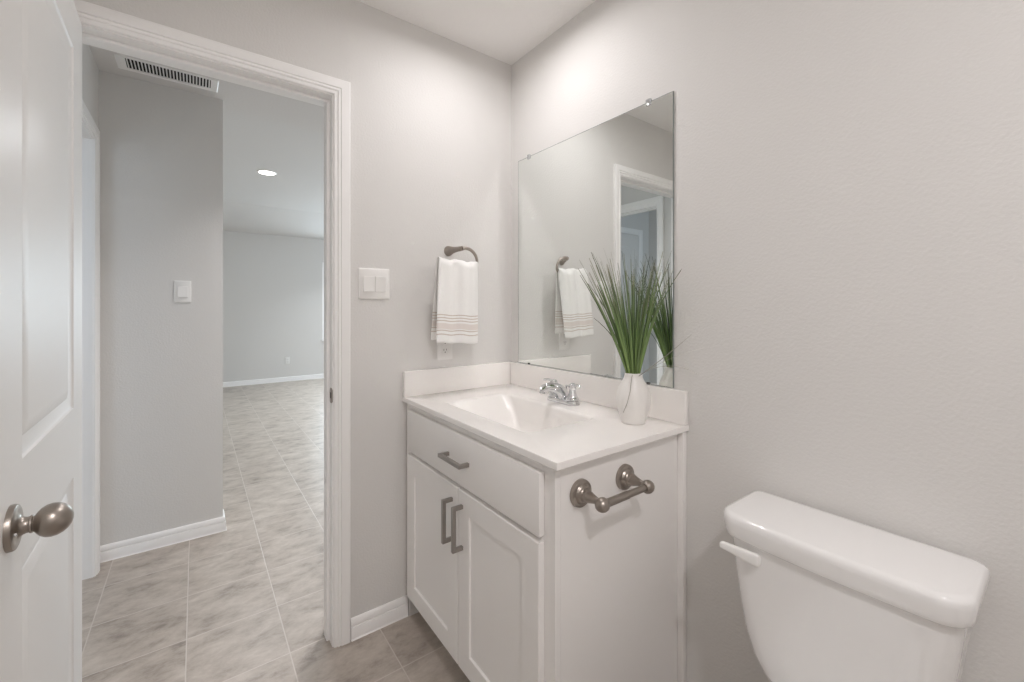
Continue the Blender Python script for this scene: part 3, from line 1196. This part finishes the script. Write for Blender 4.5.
sw = thing('light_switch', 'white double rocker light switch beside the door casing', 'light switch', (0, -0.670, 1.354))
mb = MB()
plate_mesh(mb, -0.7315, -0.6095, 1.294, 1.4145, 0.0005)
mb.build('plate', M_PLAST, sw)
for (a, b, tl) in ((-0.7145, -0.6725, 1), (-0.6685, -0.6265, -1)):
    mb = MB()
    rocker(mb, a, b, 1.3225, 1.3835, 0.0062, tl)
    mb.build('rocker', M_PLAST, sw)

sw = thing('light_switch', 'white single rocker light switch on the hall wall', 'light switch', (-1.25, -1.290, 1.348))
mb = MB()
plate_mesh(mb, -1.328, -1.253, 1.289, 1.408, -1.2495)
mb.build('plate', M_PLAST, sw)
mb = MB()
rocker(mb, -1.312, -1.268, 1.318, 1.376, -1.2438, 1)
mb.build('rocker', M_PLAST, sw)


def outlet(label, x, yc, zc, group=None):
    ot = thing('power_outlet', label, 'power outlet', (x, yc, zc))
    mb = MB()
    plate_mesh(mb, yc - 0.0375, yc + 0.0375, zc - 0.0595, zc + 0.0595, x + 0.0005)
    mb.build('plate', M_PLAST, ot)
    for dz in (-0.0195, 0.0195):
        mb = MB()
        lps = [[Vector((x + d, p.x, p.y)) for p in rrect(yc - 0.0170, yc + 0.0170, zc + dz - 0.0140, zc + dz + 0.0140, 0.008, 0, 4)]
               for d in (0.0060, 0.0078)]
        mb.loops(lps)
        r = mb.build('receptacle', M_PLAST, ot)
        mb = MB()
        mb.box((x + 0.0075, yc - 0.0075, zc + dz - 0.001), (x + 0.0081, yc - 0.0052, zc + dz + 0.0075))
        mb.box((x + 0.0075, yc + 0.0052, zc + dz + 0.000), (x + 0.0081, yc + 0.0075, zc + dz + 0.0075))
        mb.lathe([(0.0026, 0), (0.0026, 0.0006)], (x + 0.0075, yc, zc + dz - 0.0070), (1, 0, 0), 12)
        mb.build('slots', M_SLOT, r, label='dark plug slots')
    return ot


outlet('white power outlet half hidden below the striped hand towel', 0, -0.3625, 1.0945)
outlet('small white power outlet low on the far room wall', -6.55, 0.034, 0.359)

# ------------------------------------------------------------------ TOILET PAPER HOLDER
tp = thing('toilet_paper_holder', 'empty brushed nickel toilet paper holder on the side of the vanity', 'toilet paper holder', (FX, -0.365, 0.79))
for yc in (-0.452, -0.279):
    mb = MB()
    mb.lathe([(0.0350, 0.0006), (0.0350, 0.006), (0.0340, 0.0095), (0.0305, 0.012), (0.0260, 0.0125), (0.0250, 0.0135), (0.0235, 0.017), (0.0205, 0.0195),
              (0.0180, 0.020), (0.0165, 0.022), (0.0170, 0.025), (0.0160, 0.029), (0.0145, 0.030), (0.0150, 0.032), (0.0140, 0.036), (0.0110, 0.046),
              (0.0085, 0.056), (0.0075, 0.064), (0.0075, 0.075)], (FX, yc, 0.792), (1, 0, 0), 36)
    rs = mb.build('rosette_post', M_NICKEL, tp)
    mb = MB()
    s = 1 if yc < -0.36 else -1
    mb.lathe([(0.0, -0.0185), (0.006, -0.0180), (0.0125, -0.0145), (0.0165, -0.0075), (0.0175, -0.0010), (0.0165, 0.0060), (0.0125, 0.0105), (0.0118, 0.0135)],
             (FX + 0.077, yc, 0.7890), (0, s, 0), 28)
    mb.build('end_ball', M_NICKEL, rs)
mb = MB()
mb.tube([(FX + 0.077, -0.443, 0.7890), (FX + 0.077, -0.36, 0.7890)], 0.0100, 20)
mb.tube([(FX + 0.077, -0.372, 0.7890), (FX + 0.077, -0.288, 0.7890)], 0.0088, 20)
mb.build('roller', M_NICKEL, tp)

# ------------------------------------------------------------------ TOILET
TX = 1.347
to = thing('toilet', 'white two-piece toilet with a large tank against the mirror wall', 'toilet', (TX, -0.4, 0))


def tank_loop(x0, x1, yb, yf, z, rb, rf, bow, n=9):
    """back is flat against the wall, front bowed outward, front corners rounder"""
    pts = []
    for cx, cy, r, a0 in ((x1 - rb, yb - rb, rb, 0), (x0 + rb, yb - rb, rb, PI / 2), (x0 + rf, yf + rf, rf, PI), (x1 - rf, yf + rf, rf, 1.5 * PI)):
        for i in range(n + 1):
            a = a0 + PI / 2 * i / n
            pts.append(Vector((cx + r * math.cos(a), cy + r * math.sin(a), z)))
        if a0 == PI:
            for i in range(1, 10):
                t = i / 10
                pts.append(Vector((x0 + rf + (x1 - x0 - 2 * rf) * t, yf, z)))
    mid = (x0 + x1) / 2
    hw = (x1 - x0) / 2
    for p in pts:
        if p.y < (yb + yf) / 2:
            p.y -= bow * (1 - ((p.x - mid) / hw) ** 2)
    return pts


mb = MB()
lps = []
for z, hw, yf in ((0.372, 0.050, -0.150), (0.376, 0.075, -0.162), (0.386, 0.100, -0.174), (0.402, 0.122, -0.183), (0.425, 0.142, -0.189), (0.455, 0.158, -0.192), (0.50, 0.171, -0.195),
                  (0.56, 0.181, -0.198), (0.64, 0.191, -0.202), (0.718, 0.199, -0.204)):
    lps.append(tank_loop(TX - hw, TX + hw, -0.022, yf, z, 0.02, 0.045, 0.010))
mb.loops(lps)
mb.build('tank', M_PORC, to, smooth=50)
mb = MB()
lps = []
for z, hw, yb, yf, r in ((0.7185, 0.205, -0.022, -0.208, 0.040), (0.719, 0.2075, -0.020, -0.2105, 0.042), (0.722, 0.2095, -0.018, -0.213, 0.044), (0.732, 0.2118, -0.015, -0.2145, 0.045),
                         (0.752, 0.2145, -0.012, -0.216, 0.046), (0.7615, 0.2138, -0.0125, -0.2152, 0.045), (0.767, 0.2110, -0.0145, -0.2125, 0.043), (0.7705, 0.2065, -0.018, -0.208, 0.040),
                         (0.7720, 0.200, -0.023, -0.201, 0.034)):
    lps.append(tank_loop(TX - hw, TX + hw, yb, yf, z, 0.018, r, 0.012))
mb.loops(lps)
mb.build('tank_lid', M_PORC, to, smooth=50)
# flush lever at the front left of the tank
mb = MB()
mb.lathe([(0.010, 0), (0.010, 0.012), (0.008, 0.014), (0, 0.0142)], (TX - 0.124, -0.205, 0.693), (0, -1, 0), 18)
lps = []
for k, sc in ((-0.06, 0.55), (-0.03, 0.88), (0.03, 1.0), (0.15, 1.0), (0.3, 1.0), (0.45, 1.0), (0.6, 1.0), (0.75, 1.0), (0.9, 1.0), (0.97, 0.9), (1.0, 0.55)):
    kk = min(1, max(0, k))
    sm_ = kk * kk * (3 - 2 * kk)
    x = TX - 0.116 - k * 0.078
    y = -0.2215 - 0.014 * kk
    z = 0.6935 + 0.0075 * sm_
    hz = (0.0138 - 0.0058 * sm_) * sc
    hy = 0.0068 * sc
    lps.append([Vector((x, y + hy * math.copysign(abs(math.cos(a)) ** 0.6, math.cos(a)), z + hz * math.copysign(abs(math.sin(a)) ** 0.6, math.sin(a))))
                for a in [2 * PI * i / 20 for i in range(20)]])
mb.loops(lps)
mb.build('flush_lever', M_PLAST, to)


def oval(xc, yc, hx, yfront, yback, z, n=40, p=2.2):
    pts = []
    for i in range(n):
        a = 2 * PI * i / n
        c, s = math.cos(a), math.sin(a)
        x = xc + hx * math.copysign(abs(c) ** (2 / p), c)
        y = yc + (yback - yc if s > 0 else yc - yfront) * math.copysign(abs(s) ** (2 / p), s)
        pts.append(Vector((x, y, z)))
    return pts


mb = MB()
lps = []
for z, hx, yf, yb in ((0.0, 0.105, -0.60, -0.14), (0.02, 0.110, -0.605, -0.13), (0.06, 0.100, -0.58, -0.13), (0.14, 0.095, -0.56, -0.12), (0.22, 0.105, -0.59, -0.11), (0.29, 0.140, -0.655, -0.10),
                      (0.34, 0.168, -0.70, -0.10), (0.362, 0.180, -0.715, -0.10), (0.372, 0.178, -0.712, -0.102)):
    lps.append(oval(TX, -0.46, hx, yf, yb, z))
# inner bowl
for z, hx, yf, yb in ((0.373, 0.150, -0.685, -0.235), (0.36, 0.142, -0.67, -0.245), (0.30, 0.125, -0.63, -0.27), (0.22, 0.085, -0.55, -0.31), (0.19, 0.05, -0.48, -0.34)):
    lps.append(oval(TX, -0.46, hx, yf, yb, z))
mb.loops(lps)
mb.build('bowl', M_PORC, to, smooth=50)
mb = MB()
lps = []
for z, hx, yf, yb in ((0.376, 0.182, -0.716, -0.235), (0.386, 0.184, -0.718, -0.233), (0.392, 0.180, -0.714, -0.237), (0.392, 0.125, -0.65, -0.29), (0.379, 0.122, -0.645, -0.295)):
    lps.append(oval(TX, -0.43, hx, yf, yb, z))
lps.append(lps[0])
mb.loops(lps, False, False)
bmesh.ops.remove_doubles(mb.bm, verts=mb.bm.verts, dist=1e-6)
mb.build('seat', M_PLAST, to, smooth=40)
mb = MB()
lps = []
for z, hx, yf, yb in ((0.394, 0.182, -0.716, -0.232), (0.404, 0.184, -0.718, -0.230), (0.411, 0.176, -0.71, -0.238), (0.413, 0.15, -0.68, -0.26)):
    lps.append(oval(TX, -0.43, hx, yf, yb, z))
mb.loops(lps)
mb.build('seat_lid', M_PLAST, to, smooth=40)

# ------------------------------------------------------------------ CEILING VENT (hall)
ve = thing('air_vent', 'white air vent with dark slots in the hall ceiling above the doorway', 'air vent', (-1.085, -1.338, HC))
VX0, VX1, VY0, VY1 = -1.158, -1.012, -1.540, -1.138
SX_0, SX_1, SY_0, SY_1 = -1.131, -1.025, -1.503, -1.170
mb = MB()
lps = []
for ins, z in ((0, HC - 0.0005), (0, HC - 0.003), (0.004, HC - 0.006)):
    lps.append([(VX0 + ins, VY0 + ins, z), (VX1 - ins, VY0 + ins, z), (VX1 - ins, VY1 - ins, z), (VX0 + ins, VY1 - ins, z)])
lps.append([(SX_0, SY_0, HC - 0.0045), (SX_1, SY_0, HC - 0.0045), (SX_1, SY_1, HC - 0.0045), (SX_0, SY_1, HC - 0.0045)])
lps.append([(SX_0, SY_0, HC - 0.001), (SX_1, SY_0, HC - 0.001), (SX_1, SY_1, HC - 0.001), (SX_0, SY_1, HC - 0.001)])
mb.loops(lps, True, False)
for yy in (VY0 + 0.018, VY1 - 0.016):
    mb.lathe([(0.004, 0), (0.003, 0.0015), (0, 0.002)], (-1.085, yy, HC - 0.006), (0, 0, -1), 10)
mb.build('frame', M_TRIM, ve, smooth=20)
mb = MB()
mb.box((SX_0, SY_0, HC - 0.0012), (SX_1, SY_1, HC - 0.0007))
mb.build('duct_opening', M_DARK, ve, smooth=0, label='dark duct behind the slats')
mb = MB()
ns = 25
for i in range(ns):
    yc = SY_0 + (SY_1 - SY_0) * (i + 0.5) / ns
    hw = (SY_1 - SY_0) / ns * 0.15
    mb.loops([[(x, yc - hw - 0.0015, HC - 0.0014), (x, yc - hw + 0.0008, HC - 0.0050), (x, yc + hw + 0.0008, HC - 0.0050), (x, yc + hw - 0.0015, HC - 0.0014)]
              for x in (SX_0, SX_1)])
mb.build('slats', M_TRIM, ve, smooth=0)


# ------------------------------------------------------------------ DOWNLIGHTS
def downlight(loc, label):
    x, y, z = loc
    dl = thing('ceiling_downlight', label, 'ceiling light', loc, 'recessed ceiling downlights')
    mb = MB()
    mb.lathe([(0.095, -0.0005), (0.095, -0.003), (0.090, -0.006), (0.082, -0.008), (0.080, -0.006), (0.080, -0.0005)], loc, n=40, cap0=False, cap1=False)
    mb.build('trim_ring', M_TRIM, dl)
    mb = MB()
    mb.lathe([(0.0, -0.0055), (0.0795, -0.0055), (0.0795, -0.001), (0, -0.001)], loc, n=40)
    mb.build('lens', M_LENS, dl, label='glowing round lens')


downlight((-3.66, -0.61, HF), 'round lit recessed light in the far room ceiling')
for (fx_, fy_), where in (((-3.66, 1.15), 'over the middle of the room'), ((-5.30, 1.15), 'near the far wall window'), ((-2.15, 0.75), 'nearest the hall')):  # fixtures of the three added far room lamps
    downlight((fx_, fy_, HF), 'added unseen recessed light in the far room ceiling ' + where)
downlight((0.43, -0.385, HC), 'round recessed light in the bathroom ceiling above the vanity')
downlight((2.22, -1.10, HC), 'round recessed light in the bathroom ceiling behind the camera')
downlight((-0.72, -0.41, HC), 'round recessed light in the hall ceiling beyond the door wall')
